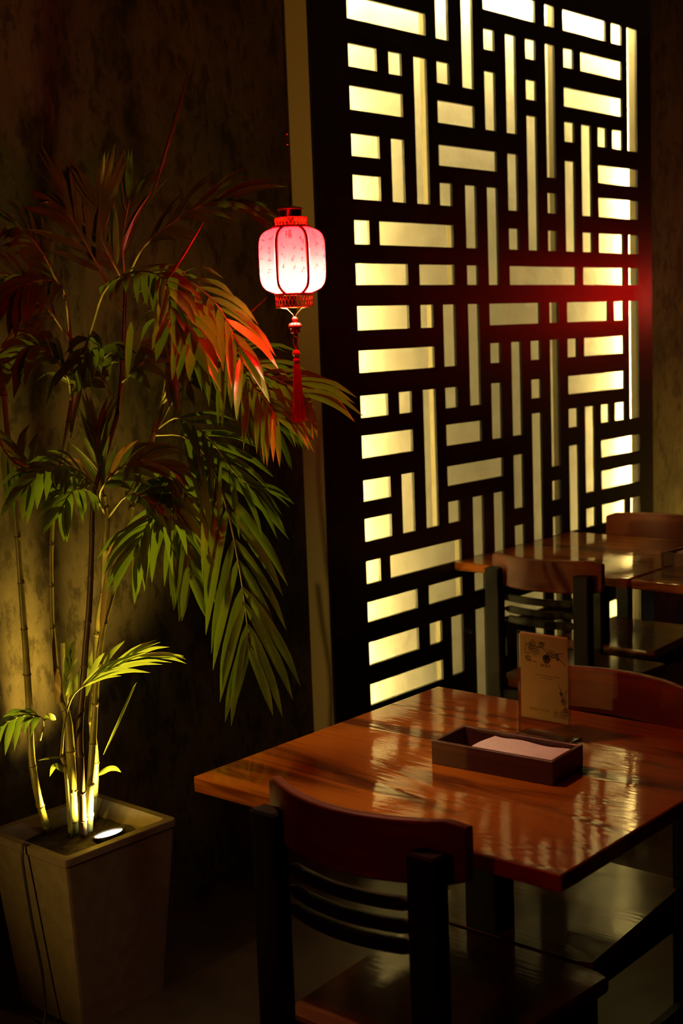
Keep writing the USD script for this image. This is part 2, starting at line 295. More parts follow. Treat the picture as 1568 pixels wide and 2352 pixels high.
for k in (1, 0, -1):
    for x, z0, z1, d in ((3.5475, -.655, .070, .018), (3.6665, -.905, -.708, .018), (4.3009, -.785, .070, .020)):
        a, b = max(EYE + z0 + k * PERIOD, .05), EYE + z1 + k * PERIOD
        if b > a + .05: part(scr, 'stud', bx(x, x + .026, Y_SCREEN + T, Y_SCREEN + T + d, a, b), 'frame_olive', label='short timber stud behind the bars')
part(scr, 'end_stud', bx(HX1, HX1 + .02, Y_SCREEN + T, Y_SCREEN + T + .028, .02, 2.79), 'frame_olive')
part(scr, 'light_strip', bx(3.105, 3.110, 2.670, 2.682, .10, 2.75), 'strip_glow', label='amber light strip hidden at the left edge')
part(scr, 'light_strip', bx(4.985, 4.990, 2.684, 2.696, .10, 2.75), 'strip_glow')
part(scr, 'light_strip', bx(3.12, 4.98, 2.670, 2.682, 2.715, 2.72), 'strip_top_glow', label='brighter light strip along the top')

# ------------------------------------------------------------------ tables
def make_table(label, loc, w, d, group=None):
    t = thing('restaurant_table', label, 'table', loc, 0, group)
    part(t, 'tabletop', cbox(-w / 2, w / 2, -d / 2, d / 2, .722, .75, .0022), 'table_wood')
    part(t, 'mounting_plate', bx(-.14, .14, -.14, .14, .712, .722), 'black_wood')
    part(t, 'column', cbox(-.031, .031, -.034, .034, .045, .714, .003), 'black_wood')
    for a in (0, 90):
        f = cbox(-.27, .27, -.033, .033, .012, .048, .006) if a == 0 else cbox(-.033, .033, -.27, .27, .0125, .0485, .006)
        part(t, 'foot', f, 'black_wood')
    pads = [bx(x - .02, x + .02, y - .02, y + .02, 0, .0135) for x, y in ((.24, 0), (-.24, 0), (0, .24), (0, -.24))]
    for p in pads: part(t, 'foot_pad', p, 'black_wood')
    return t
make_table('glossy brown wood table in front with napkin tray and menu stand', (1.953, 1.369, 0), .730, .760)
make_table('wood table against the lattice screen behind the second chair', (3.985, 2.325, 0), .740, .640)
make_table('wood table at the right edge with a tray, beside the lattice table', (3.985, 1.615, 0), .740, .750)

# ------------------------------------------------------------------ chairs
def make_chair(label, loc, rotz):
    c = thing('dining_chair', label, 'chair', loc, rotz, None)
    bend = lambda y: .067 * (y / .19) ** 2
    part(c, 'back_rail', curved_board(bend, .192, .733, .830, .020, .005), 'rail_wood', smooth=40, label='curved reddish brown wooden top rail')
    for s in (1, -1):
        part(c, 'back_post', cbox(.008, .044, s * .155 - .026, s * .155 + .026, 0, .790, .004), 'black_wood')
    for z0, z1 in ((.689, .710), (.654, .675), (.622, .645)):
        part(c, 'back_slat', curved_board(lambda y: .006 + .03 * (y / .135) ** 2, .131, z0, z1, .014, .003, 11), 'black_wood', smooth=40)
    seat = np.array([(.050, -.168), (.050, .168), (.46, .195), (.47, .17), (.47, -.17), (.46, -.195)])
    P = []
    for z, k in ((.412, .985), (.418, 1), (.434, 1), (.440, .985)):
        P += [(.26 + (x - .26) * k, y * k, z) for x, y in seat]
    part(c, 'seat', hull(P), 'seat_wood', label='flat glossy brown wooden seat')
    for s in (1, -1):
        part(c, 'front_leg', cbox(.405, .442, s * .155 - .018, s * .155 + .018, 0, .413, .003), 'black_wood')
        part(c, 'side_apron', cbox(.046, .404, s * .155 - .010, s * .155 + .010, .355, .411, .002), 'black_wood')
        part(c, 'side_stretcher', cbox(.046, .404, s * .155 - .010, s * .155 + .010, .16, .19, .002), 'black_wood')
    part(c, 'front_apron', cbox(.414, .433, -.136, .136, .355, .411, .002), 'black_wood')
    part(c, 'rear_apron', cbox(.016, .036, -.128, .128, .355, .411, .002), 'black_wood')
    return c
CH = 'dining chairs with curved wood backrests'
chair = make_chair('nearest dining chair, its curved wooden back turned to the viewer at the front table', (1.440, 1.290, 0), 0)
data(chair, group=CH)
copy_of(chair, 'dining chair facing the viewer across the front table, behind the menu stand', (2.386, 1.335, 0), 180, CH)
copy_of(chair, 'dining chair with its back to the viewer at the table against the lattice', (3.385, 2.190, 0), 0, CH)
copy_of(chair, 'farthest dining chair, across the table against the lattice screen', (4.435, 2.300, 0), 180, CH)

# ------------------------------------------------------------------ trays, napkins, menu stand
def make_tray(label, loc, rotz):
    t = thing('napkin_tray', label, 'tray', loc, rotz)
    L, Wd, h, w = .244, .112, .043, .008
    part(t, 'tray_base', bx(-Wd / 2 + w, Wd / 2 - w, -L / 2 + w, L / 2 - w, .0, .006), 'tray_wood')
    for s in (1, -1):
        x = s * (Wd / 2 - w / 2); part(t, 'long_side', cbox(x - w / 2, x + w / 2, -L / 2, L / 2, 0, h, .0012), 'tray_wood')
        y = s * (L / 2 - w / 2); part(t, 'short_side', cbox(-Wd / 2 + w, Wd / 2 - w, y - w / 2, y + w / 2, 0, h, .0012), 'tray_wood')
    return t
def make_napkin(label, loc, rotz):
    ny, nx = 15, 9; ys = np.linspace(-.110, .048, ny); xs = np.linspace(-.044, .044, nx); V = []
    top = np.array([[(x, y, .034 + .0022 * math.sin(22 * y + 1.2) * math.cos(30 * x) + .0016 * math.sin(60 * y + 40 * x) + .003 * max(0, y - .03) / .018) for x in xs] for y in ys])
    bot = top.copy(); bot[:, :, 2] = .0065
    a = grid(top); b = grid(bot)
    sides = [grid(np.stack([e0, e1], 1)) for e0, e1 in ((top[0], bot[0]), (top[-1], bot[-1]), (top[:, 0], bot[:, 0]), (top[:, -1], bot[:, -1]))]
    return solo_at('paper_napkin', cat_mesh(a, b, *sides), 'napkin_paper', label, 'napkin', loc, rotz)
def solo_at(name, mesh, m, label, cat, loc, rotz):
    mesh.apply_transform(trimesh.transformations.rotation_matrix(math.radians(rotz), (0, 0, 1))); mesh.apply_translation(loc)
    return solo(name, mesh, m, label, cat, smooth=40)
make_tray('dark wooden napkin tray beside the menu stand on the front table', (1.949, 1.323, .7502), 4)
make_napkin('stack of white paper napkins in the tray on the front table', (1.949, 1.323, .7502), 4)
make_tray('dark wooden napkin tray on the table at the right edge', (3.99, 1.96, .7502), 85)
make_napkin('stack of white paper napkins in the tray at the right edge', (3.99, 1.96, .7502), 85)

sg = thing('menu_stand', 'upright clear menu stand with printed cream card on the front table', 'menu stand', (2.122, 1.352, .7502), 0)
part(sg, 'foot', cbox(-.022, .034, -.060, .060, 0, .004, .001), 'acrylic_solid', label='clear sloping foot')
part(sg, 'holder', cat_mesh(bx(-.0030, -.0008, -.057, .057, .004, .203), bx(.0008, .0030, -.057, .057, .004, .203)), 'acrylic', label='clear acrylic holder')
CW, C0, C1 = .0515, .031, .201
part(sg, 'menu_card', bx(-.0005, .0005, -CW, CW, C0, C1), 'card_paper', label='cream card with dark blossom print')
card = sg.GetChild('menu_card')
def card_pt(u, v): return np.array([-.00075, CW - 2 * CW * u, C1 - (C1 - C0) * v])
def strokes(lines, w, pt):
    """Flat ribbons of print, in the card's own u (right) and v (down)."""
    ms = []
    for L in lines:
        Q = spline(L, max(2, 3 * len(L))) if len(L) > 2 else np.array(L, float)
        P = np.array([pt(*q) for q in Q]); t = np.gradient(P, axis=0); n = np.cross(t, [1.0, 0, 0]); n /= np.linalg.norm(n, axis=1, keepdims=True) + 1e-12
        ms.append(grid(np.stack([P - n * w / 2, P + n * w / 2], 1)))
    return cat_mesh(*ms)
def blossom(u, v, r, petals=5, a0=0.3):
    out = []
    for k in range(petals):
        a = a0 + k * 2 * math.pi / petals; b = a + .9
        out.append([(u + .25 * r * math.cos(a), v + .6 * .25 * r * math.sin(a)), (u + r * math.cos(a + .1), v + .6 * r * math.sin(a + .1)), (u + 1.15 * r * math.cos(a + .5), v + .6 * 1.15 * r * math.sin(a + .5)), (u + r * math.cos(b), v + .6 * r * math.sin(b)), (u + .25 * r * math.cos(b), v + .6 * .25 * r * math.sin(b))])
    return out
branch = [[(.35, .150), (.44, .148), (.52, .165), (.58, .205), (.66, .235), (.78, .240), (.88, .275), (.96, .325)], [(.66, .212), (.76, .205), (.84, .190), (.93, .185)], [(.12, .130), (.20, .120), (.23, .105)], [(.12, .125), (.115, .17), (.11, .225)], [(.10, .235), (.17, .232), (.25, .222)], [(.10, .265), (.16, .300), (.26, .318), (.36, .320)], [(.40, .100), (.46, .095), (.52, .100), (.51, .125)],
          [(.80, .545), (.85, .600), (.87, .650), (.90, .720), (.95, .790)], [(.97, .585), (.95, .630), (.92, .680)]]
part(card, 'branch_print', strokes(branch, .0011, card_pt), 'print_ink')
bl = []
for u, v, r in ((.27, .115, .06), (.33, .190, .075), (.22, .165, .05), (.66, .215, .075), (.46, .120, .05), (.17, .290, .055), (.78, .212, .03), (.80, .255, .03), (.905, .720, .055), (.91, .870, .075), (.95, .815, .04), (.86, .640, .03)):
    bl += blossom(u, v, r, 5, random.random())
part(card, 'blossom_print', strokes(bl, .0009, card_pt), 'print_ink')
em = [[(.56 + .072 * math.cos(a), .272 + .045 * math.sin(a)) for a in np.linspace(0, 2 * math.pi, 17)]] + blossom(.56, .272, .05, 6, .2) + blossom(.56, .272, .03, 6, .6) + [[(.51, .272), (.61, .272)], [(.56, .242), (.56, .302)]]
part(card, 'emblem_print', strokes(em, .0022, card_pt), 'print_ink')
def card_text(s, u, v, h, bold=False):
    m = meshkit.text_mesh(s, h, depth=.0002, bold=bold); V = m.vertices.copy()
    m.vertices = np.stack([np.full(len(V), -.00075) - V[:, 2], CW - 2 * CW * u - V[:, 0], C1 - (C1 - C0) * v + V[:, 1]], 1); return m
part(card, 'name_print', card_text('NOKA', .435, .362, .0055), 'print_ink')
def dashes(u0, u1, v, n):
    out = []; e = np.linspace(u0, u1, n + 1)
    for a, b in zip(e[:-1], e[1:]):
        out += [[(a + .15 * (b - a), v + random.uniform(-.003, .003)), (a + .85 * (b - a), v + random.uniform(-.003, .003))]]
    return out
part(card, 'small_print', strokes(dashes(.33, .83, .462, 16) + dashes(.43, .70, .490, 10) + dashes(.18, .34, .850, 5) + dashes(.18, .36, .868, 5) + dashes(.40, .60, .858, 6) + dashes(.68, .84, .905, 5) + [[(.72, .835), (.74, .845)], [(.70, .860), (.79, .858)], [(.69, .880), (.80, .878)]], .0010, card_pt), 'print_ink')

# ------------------------------------------------------------------ lantern
R6 = math.pi / 3
def lobe(phi):  # radius over the angle within one lobe
    q = abs(phi) / (R6 / 2); return .0660 - .0085 * q ** 2.4
HZ = .062
def prof(z): return max(.50, (1 - abs(z / HZ) ** 5.5) ** (1 / 2.6)) if abs(z) < HZ else .50
def shade_pt(k, q, z, off=0.0):
    a = k * R6 + q * R6 / 2 * .865; r = (lobe(q * R6 / 2) + off) * prof(z); return np.array([r * math.cos(a), r * math.sin(a), z])
FU = [[(.10, .0), (.16, -.14)], [(-.02, -.2), (.26, -.2), (.02, -.62)], [(.14, -.42), (.14, -1)], [(.18, -.46), (.28, -.6)], [(.42, -.04), (.98, -.04)], [(.50, -.18), (.92, -.18), (.90, -.40), (.50, -.40), (.50, -.18)],
      [(.44, -.52), (.96, -.52), (.94, -1), (.46, -1), (.44, -.52)], [(.45, -.76), (.95, -.76)], [(.70, -.52), (.70, -1)]]
def scribble():
    out = []
    for _ in range(random.randint(4, 6)):
        x, y = random.uniform(0, .9), -random.uniform(0, .9)
        out.append([(x, y), (x + random.uniform(.1, .5), y + random.uniform(-.15, .1))] if random.random() < .5 else [(x, y), (x + random.uniform(-.15, .15), y - random.uniform(.2, .6))])
    return out
def make_lantern(label, loc, rotz, bulb, cord_top):
    t = thing('paper_lantern', label, 'lantern', loc, rotz)
    UsdGeom.Xformable(t).AddScaleOp().Set(Gf.Vec3f(.912, .912, .912))
    zs = np.r_[-HZ, np.linspace(-HZ * .995, HZ * .995, 25), HZ]; qs = np.linspace(-1, 1, 11)
    zs = np.sign(zs) * HZ * (1 - (1 - np.abs(zs) / HZ) ** 1.6)
    for k in range(6):
        p = part(t, 'shade_panel', grid(np.array([[shade_pt(k, q, z) for q in qs] for z in zs])), 'paper_shade', smooth=True, label='glowing red paper panel' if k == 0 else None)
        lines = []
        def char(strk, u, z, s):
            for st in strk: lines.append([(u + x * s / .033, z + y * s) for x, y in st])
        if k == 0: char(FU, .02 - .42, .053, .0145)
        for col, u in enumerate((-.72, -.05, .55)):
            for row in range(4):
                if k == 0 and row == 0 and col < 2: continue
                char(scribble(), u, .050 - row * .019 - .004 * col, .0085 if row else .011)
        ms = []
        for L in lines:
            Q = np.vstack([np.linspace(a, b, 4)[:-1] for a, b in zip(L[:-1], L[1:])] + [np.array(L[-1:])])
            Q[:, 0] = np.clip(Q[:, 0], -.95, .95)
            P = np.array([shade_pt(k, q, z, .0005) for q, z in Q]); tt = np.gradient(P, axis=0); n = np.cross(tt, P * (1, 1, 0)); n /= np.linalg.norm(n, axis=1, keepdims=True) + 1e-12
            ms.append(grid(np.stack([P - n * .0006, P + n * .0006], 1)))
        part(p, 'calligraphy', cat_mesh(*ms), 'ink', label='dark brush writing')
        a = (k + .5) * R6; zz = np.linspace(-HZ, HZ, 19)
        part(t, 'rib', tube([(.0570 * prof(z) * math.cos(a), .0570 * prof(z) * math.sin(a), z) for z in zz], .0030, 6), 'rib_red', smooth=True)
    for s, q in ((1, .029), (-1, .0128)):
        part(t, 'rim_ring', lathe([(.036, s * .0600), (.037, s * .0615), (.036, s * .0640), (q + .001, s * .0640), (q, s * .0615), (q + .001, s * .0600), (.036, s * .0600)]), 'rib_red', smooth=50)
    def gallery(r, z0, z1, n):
        ms = []
        for k in range(n):
            a = 2 * math.pi * k / n; d = 2.2 * math.pi / n
            for s in (1, -1):
                ms.append(tube([(r * math.cos(a + s * d * q), r * math.sin(a + s * d * q), z0 + (z1 - z0) * q) for q in np.linspace(0, 1, 5)], .0007, 4, False))
        for z in (z0, z1): ms.append(tube([(r * math.cos(a), r * math.sin(a), z) for a in np.linspace(0, 2 * math.pi, 37)], .0009, 5, False))
        return cat_mesh(*ms)
    part(t, 'top_gallery', gallery(.0300, .0640, .0790, 26), 'old_brass', smooth=True, label='pierced brass gallery')
    part(t, 'bottom_gallery', gallery(.0345, -.0865, -.0640, 30), 'old_brass', smooth=True)
    part(t, 'collar', lathe([(.0310, .079), (.0225, .0795), (.0218, .0800), (.0218, .0930), (.0245, .0935), (.0250, .0950), (.0240, .0962), (.010, .1000), (.0001, .1005)]), 'brass', smooth=40, label='brass cap')
    part(t, 'hook', tube([(.002 * math.cos(a) * 4, 0, .108 + .008 * math.sin(a)) for a in np.linspace(-1.5, 4.4, 15)], .0011, 6), 'dark_metal', smooth=True)
    part(t, 'connector', cat_mesh(sph((0, 0, .232), .0026, 1), sph((0, 0, .2135), .0026, 1), tube([(0, 0, .2135), (0, 0, .232)], .0012, 6)), 'brass', smooth=True)
    part(t, 'hanging_cord', tube([(0, 0, .113), (0, 0, (cord_top - loc[2]) / .912)], .0009, 5), 'cable')
    part(t, 'bulb', sph((0, 0, -.034), .012, 2), bulb, smooth=True, label='bright bulb')
    part(t, 'bulb_holder', lathe([(.0001, -.0215), (.0155, -.0215), (.0155, -.019), (.008, -.010), (.006, .02), (.006, .085), (.0001, .085)], 14), 'dark_metal', smooth=30)
    part(t, 'holder_bridge', bx(-.031, .031, -.0015, .0015, .0605, .0630), 'dark_metal')
    for s in (1, -1):
        part(t, 'hanger_wire', tube([(0, s * .0340, -.0860), (0, s * .014, -.0885), (0, s * .003, -.1005), (0, s * .001, -.1075)], .0008, 5), 'brass')
    charm = [sph((0, 0, -.109), .0055, 2)]
    for k in range(6):
        a = k * R6; charm.append(sph((.0070 * math.cos(a), .0070 * math.sin(a), -.1215), .0062, 2))
        a += R6 / 2; charm.append(sph((.0060 * math.cos(a), .0060 * math.sin(a), -.1310), .0040, 1))
    charm.append(sph((0, 0, -.123), .0100, 2)); charm.append(sph((0, 0, -.1370), .0045, 2))
    part(t, 'charm', cat_mesh(*charm), 'red_lacquer', smooth=True, label='red glass flower charm')
    for s in (1, -1): part(t, 'loop', tube(spline([(0, s * .001, -.140), (0, s * .0045, -.147), (0, s * .003, -.157), (0, 0, -.166)], 9), .0008, 5), 'red_thread', smooth=True)
    part(t, 'bead', sph((0, 0, -.1725), .0074, 3), 'gold_paint', smooth=True, label='gold bead')
    th = []
    for k in range(150):
        a, q = random.uniform(0, 2 * math.pi), math.sqrt(random.random()); e = random.uniform(-.004, .003)
        th.append(tube(spline([(.003 * q * math.cos(a), .003 * q * math.sin(a), -.178), (.0070 * q * math.cos(a), .0070 * q * math.sin(a), -.205), (.0095 * q * math.cos(a + .1), .0095 * q * math.sin(a + .1), -.255), (.0135 * q * math.cos(a + .2), .0135 * q * math.sin(a + .2), -.300 + e)], 8), .00045, 4, False))
    part(t, 'tassel', cat_mesh(*th), 'red_thread', smooth=True, kind='stuff')
    part(t, 'tassel_knot', sph((0, 0, -.186), .0066, 2, (1, 1, 1)), 'red_thread', smooth=True)
    return t
make_lantern('glowing red paper lantern with tassel hanging in front of the palm', (1.743, 1.600, 1.6486), 222.5, 'bulb_glow', ZC)
make_lantern('second red paper lantern hanging outside the frame, mirrored in the screen', (6.05, 1.90, 1.640), 222.5, 'bulb_far_glow', ZC)

make_lantern('third red paper lantern hanging outside the frame, left of the viewer', (-.30, .90, 1.700), 30.0, 'bulb_far_glow', ZC)

# ------------------------------------------------------------------ planter, uplights
def square(cx, cy, hx, hy, z, r=.012):
    P = []
    for sx, sy, a0 in ((1, 1, 0), (-1, 1, 90), (-1, -1, 180), (1, -1, 270)):
        for a in (0, 45, 90): P.append((cx + sx * (hx - r) + r * math.cos(math.radians(a0 + a)), cy + sy * (hy - r) + r * math.sin(math.radians(a0 + a)), z))
    return P
pot = thing('planter', 'tall tapered square stone planter at lower left', 'planter', (1.882, 2.462, 0), -1)
man = lambda m: m3.Manifold(m3.Mesh(np.asarray(m.vertices, np.float32), np.asarray(m.faces, np.uint32)))
hullm = lambda pts: m3.Manifold.hull_points(np.asarray(pts, np.float32))
outer = hullm(square(0, 0, .122, .118, 0) + square(0, 0, .158, .147, .395)) + hullm(square(0, 0, .158, .147, .395) + square(0, 0, .1615, .150, .399) + square(0, 0, .1615, .150, .414) + square(0, 0, .160, .1485, .4155))
inner = hullm(square(0, 0, .125, .115, .30, .008) + square(0, 0, .143, .131, .43, .008))
part(pot, 'pot_body', outer - inner, 'pot_clay', smooth=25)
gx, gy = np.meshgrid(np.linspace(-.137, .137, 41), np.linspace(-.126, .126, 37), indexing='ij')
gz = .366 + .012 * meshkit.fbm(np.stack([gx * 30, gy * 30, 0 * gx], -1), 4, 3)
part(pot, 'soil', grid(np.stack([gx, gy, gz], -1)), 'soil', smooth=True, label='dark soil')

def spot(path, pos, aim, power, radius, cone, soft, color):
    l = UsdLux.SphereLight.Define(stage, path); l.CreateRadiusAttr(radius); l.CreateIntensityAttr(power); l.CreateColorAttr(Gf.Vec3f(*color)); l.CreateNormalizeAttr(False)
    s = UsdLux.ShapingAPI.Apply(l.GetPrim()); s.CreateShapingConeAngleAttr(cone); s.CreateShapingConeSoftnessAttr(soft)
    f = unit(aim); a = unit(np.cross([0, 1.0, 0.01], f)); b = np.cross(f, a)
    l.AddTransformOp().Set(Gf.Matrix4d(*a, 0, *b, 0, *f, 0, 0, 0, 0, 1) * Gf.Matrix4d().SetTranslate(Gf.Vec3d(*pos)) if False else Gf.Matrix4d(*a, 0, *b, 0, *(-np.asarray(f)), 0, *map(float, pos), 1))
    return l
def make_uplight(label, loc, tilt, mat_lens):
    u = thing('uplight', label, 'lamp', loc, 0)
    R = trimesh.transformations.rotation_matrix(math.radians(tilt), (-.944, -.285, 0), (0, 0, .02))
    body = lathe([(.0001, -.02), (.030, -.018), (.036, 0), (.0385, .020), (.0385, .0245), (.0335, .0245), (.0330, .0215)]); body.apply_transform(R)
    part(u, 'housing', body, 'dark_metal', smooth=40)
    lens = lathe([(.0330, .0210), (.025, .0225), (.012, .0232), (.0001, .0235)]); lens.apply_transform(R)
    part(u, 'lens', lens, mat_lens, smooth=True, label='glowing round lens')
    return u
UP = (1.937, 2.434, .360)
make_uplight('small round uplight glowing on the soil of the planter', UP, 12, 'lens_glow')
spot('/World/uplight/spot', (0, 0, .036), (-.22, .10, 1.0), SPOT, .014, 66, .8, (1.0, .60, .07))
make_uplight('small uplight on the floor beyond the right edge', (6.00, 2.42, .021), 0, 'lens_glow')
spot('/World/uplight_001/spot', (0, 0, .034), (-.32, .02, 1.0), SPOT_FAR, .012, 50, .8, (1.0, .58, .08))

cord = tube(spline([(1.79, 2.50, .375), (1.765, 2.470, .388), (1.738, 2.462, .412), (1.722, 2.458, .4205), (1.712, 2.455, .4175), (1.706, 2.450, .38), (1.712, 2.440, .25), (1.724, 2.43, .10), (1.70, 2.42, .004), (1.60, 2.45, .004)], 60), .0034, 7)
solo('power_cord', cord, 'cable', 'black cord looped over the left rim of the planter', 'cord', smooth=True)

# ------------------------------------------------------------------ palm
STEMS = {
  'left': [(1.878, 2.585, 0.372, 0.0085), (1.774, 2.470, 0.506, 0.0085), (1.770, 2.480, 0.600, 0.0080), (1.787, 2.500, 0.711, 0.0080), (1.788, 2.500, 0.817, 0.0075), (1.788, 2.500, 0.937, 0.0070), (1.787, 2.500, 1.134, 0.0065), (1.780, 2.500, 1.327, 0.0060), (1.778, 2.500, 1.489, 0.0060)],
  'shoot': [(1.891, 2.518, 0.372, 0.0055), (1.809, 2.410, 0.566, 0.0050), (1.799, 2.410, 0.612, 0.0050)],
  'thick': [(1.910, 2.528, 0.372, 0.0105), (1.869, 2.470, 0.529, 0.0105), (1.875, 2.480, 0.668, 0.0100), (1.871, 2.500, 0.718, 0.0060), (1.881, 2.520, 0.844, 0.0055), (1.889, 2.530, 0.916, 0.0050), (1.915, 2.540, 1.114, 0.0050), (1.939, 2.500, 1.314, 0.0050), (1.964, 2.500, 1.412, 0.0050), (1.960, 2.490, 1.530, 0.0045), (1.947, 2.480, 1.617, 0.0040)],
  'broken': [(1.926, 2.550, 0.372, 0.0060), (1.915, 2.530, 0.598, 0.0060), (1.926, 2.550, 0.740, 0.0060), (1.935, 2.560, 0.823, 0.0060)],
  'dark': [(1.909, 2.492, 0.372, 0.0085), (1.842, 2.400, 0.554, 0.0080), (1.845, 2.400, 0.656, 0.0080), (1.862, 2.400, 0.753, 0.0075), (1.890, 2.410, 0.867, 0.0070), (1.902, 2.410, 0.926, 0.0070), (1.928, 2.420, 1.061, 0.0060), (1.943, 2.420, 1.178, 0.0055), (1.994, 2.430, 1.271, 0.0050), (2.037, 2.430, 1.368, 0.0050), (2.062, 2.430, 1.506, 0.0045), (2.071, 2.420, 1.648, 0.0040)],
  'bright': [(1.935, 2.504, 0.372, 0.0088), (1.897, 2.440, 0.510, 0.0085), (1.927, 2.450, 0.648, 0.0075), (1.946, 2.450, 0.768, 0.0070), (1.971, 2.450, 0.868, 0.0070), (1.997, 2.450, 0.925, 0.0070), (2.037, 2.450, 1.024, 0.0065), (2.064, 2.450, 1.102, 0.0060), (2.103, 2.440, 1.213, 0.0060), (2.137, 2.440, 1.276, 0.0060), (2.165, 2.420, 1.375, 0.0055), (2.136, 2.360, 1.462, 0.0050), (2.066, 2.270, 1.531, 0.0040)],
  'back': [(2.001, 2.570, 0.372, 0.0085), (1.963, 2.500, 0.540, 0.0085), (1.960, 2.500, 0.635, 0.0080), (1.976, 2.500, 0.734, 0.0080), (1.990, 2.500, 0.824, 0.0080), (1.996, 2.490, 0.901, 0.0080), (2.001, 2.480, 0.942, 0.0070), (2.006, 2.470, 1.043, 0.0070), (2.009, 2.460, 1.108, 0.0070), (1.998, 2.450, 1.170, 0.0060)],
}
FRONDS = [
  ([(2.147, 2.440, 1.298), (2.189, 2.380, 1.293), (2.193, 2.300, 1.237), (2.186, 2.240, 1.118), (2.178, 2.200, 0.970), (2.181, 2.190, 0.858), (2.180, 2.190, 0.797)], 13, 0.200, 0.021, 32, 0.55, 0.16),  # A
  ([(2.151, 2.440, 1.308), (2.178, 2.380, 1.338), (2.197, 2.300, 1.287), (2.217, 2.240, 1.206), (2.260, 2.200, 1.162)], 9, 0.130, 0.013, 35, 0.50, 0.25),  # A2
  ([(2.165, 2.420, 1.375), (2.118, 2.320, 1.452), (2.098, 2.170, 1.481), (2.076, 2.030, 1.452), (2.085, 1.940, 1.419), (2.076, 1.870, 1.393)], 14, 0.150, 0.016, 38, 0.55, 0.25),  # B
  ([(2.164, 2.420, 1.369), (2.107, 2.250, 1.462), (2.080, 2.100, 1.452), (2.036, 1.970, 1.399), (2.011, 1.900, 1.348)], 12, 0.130, 0.014, 35, 0.60, 0.30),  # B2
  ([(1.965, 2.500, 1.412), (1.856, 2.287, 1.547), (1.757, 2.113, 1.625), (1.685, 1.950, 1.647), (1.651, 1.847, 1.639), (1.622, 1.783, 1.606), (1.579, 1.740, 1.531)], 14, 0.085, 0.016, 30, 0.50, 0.35),  # C
  ([(2.066, 2.270, 1.531), (1.973, 2.167, 1.604), (1.857, 2.033, 1.642), (1.809, 1.920, 1.626), (1.788, 1.837, 1.584), (1.771, 1.783, 1.535), (1.757, 1.740, 1.464)], 10, 0.130, 0.016, 28, 0.60, 0.20),  # D
  ([(2.136, 2.360, 1.462), (1.938, 2.150, 1.550), (1.783, 1.950, 1.584), (1.699, 1.820, 1.561), (1.651, 1.750, 1.507)], 8, 0.120, 0.020, 28, 0.70, 0.30),  # D2
  ([(2.071, 2.420, 1.648), (2.059, 2.350, 1.717), (2.058, 2.280, 1.755), (2.071, 2.180, 1.798), (2.098, 2.120, 1.811), (2.123, 2.100, 1.803)], 11, 0.130, 0.014, 25, 0.30, 0.30),  # E
  ([(2.135, 2.430, 1.248), (2.115, 2.360, 1.191), (2.097, 2.320, 1.125), (2.104, 2.300, 1.044), (2.104, 2.290, 0.964)], 13, 0.130, 0.018, 30, 0.60, 0.10),  # I
  ([(2.156, 2.440, 1.235), (2.156, 2.400, 1.164), (2.091, 2.360, 1.133), (2.024, 2.340, 1.103), (1.980, 2.330, 1.060)], 10, 0.150, 0.018, 25, 0.60, 0.30),  # I2
  ([(2.005, 2.460, 1.118), (1.947, 2.420, 1.202), (1.852, 2.380, 1.253), (1.752, 2.340, 1.260), (1.679, 2.320, 1.223)], 9, 0.100, 0.018, 30, 0.60, 0.30),  # J1
  ([(2.005, 2.460, 1.118), (1.962, 2.420, 1.186), (1.981, 2.360, 1.241), (2.024, 2.320, 1.252), (2.063, 2.300, 1.225)], 9, 0.100, 0.016, 30, 0.50, 0.30),  # J2
  ([(2.005, 2.460, 1.158), (1.977, 2.440, 1.233), (1.968, 2.430, 1.294), (1.973, 2.430, 1.328)], 8, 0.100, 0.012, 22, 0.05, 0.15),  # J3
  ([(2.005, 2.460, 1.128), (1.917, 2.400, 1.192), (1.838, 2.360, 1.203), (1.784, 2.340, 1.163)], 7, 0.090, 0.018, 30, 0.60, 0.30),  # J4
  ([(2.007, 2.460, 1.113), (2.023, 2.400, 1.170), (2.059, 2.360, 1.157), (2.101, 2.330, 1.098)], 8, 0.110, 0.018, 30, 0.60, 0.30),  # J5
  ([(1.799, 2.410, 0.612), (1.791, 2.380, 0.696), (1.787, 2.340, 0.762), (1.807, 2.310, 0.791), (1.845, 2.280, 0.816), (1.897, 2.260, 0.835), (1.930, 2.240, 0.835)], 8, 0.105, 0.009, 11, 0.30, 0.42),  # K
  ([(1.874, 2.480, 0.668), (1.873, 2.470, 0.733), (1.873, 2.460, 0.785), (1.878, 2.460, 0.824)], 6, 0.055, 0.012, 12, 0.05, 0.20),  # K2
  ([(1.752, 2.420, 0.659), (1.734, 2.380, 0.715), (1.673, 2.350, 0.746), (1.615, 2.330, 0.752), (1.564, 2.320, 0.744)], 6, 0.075, 0.016, 20, 1.00, 0.30),  # L
]
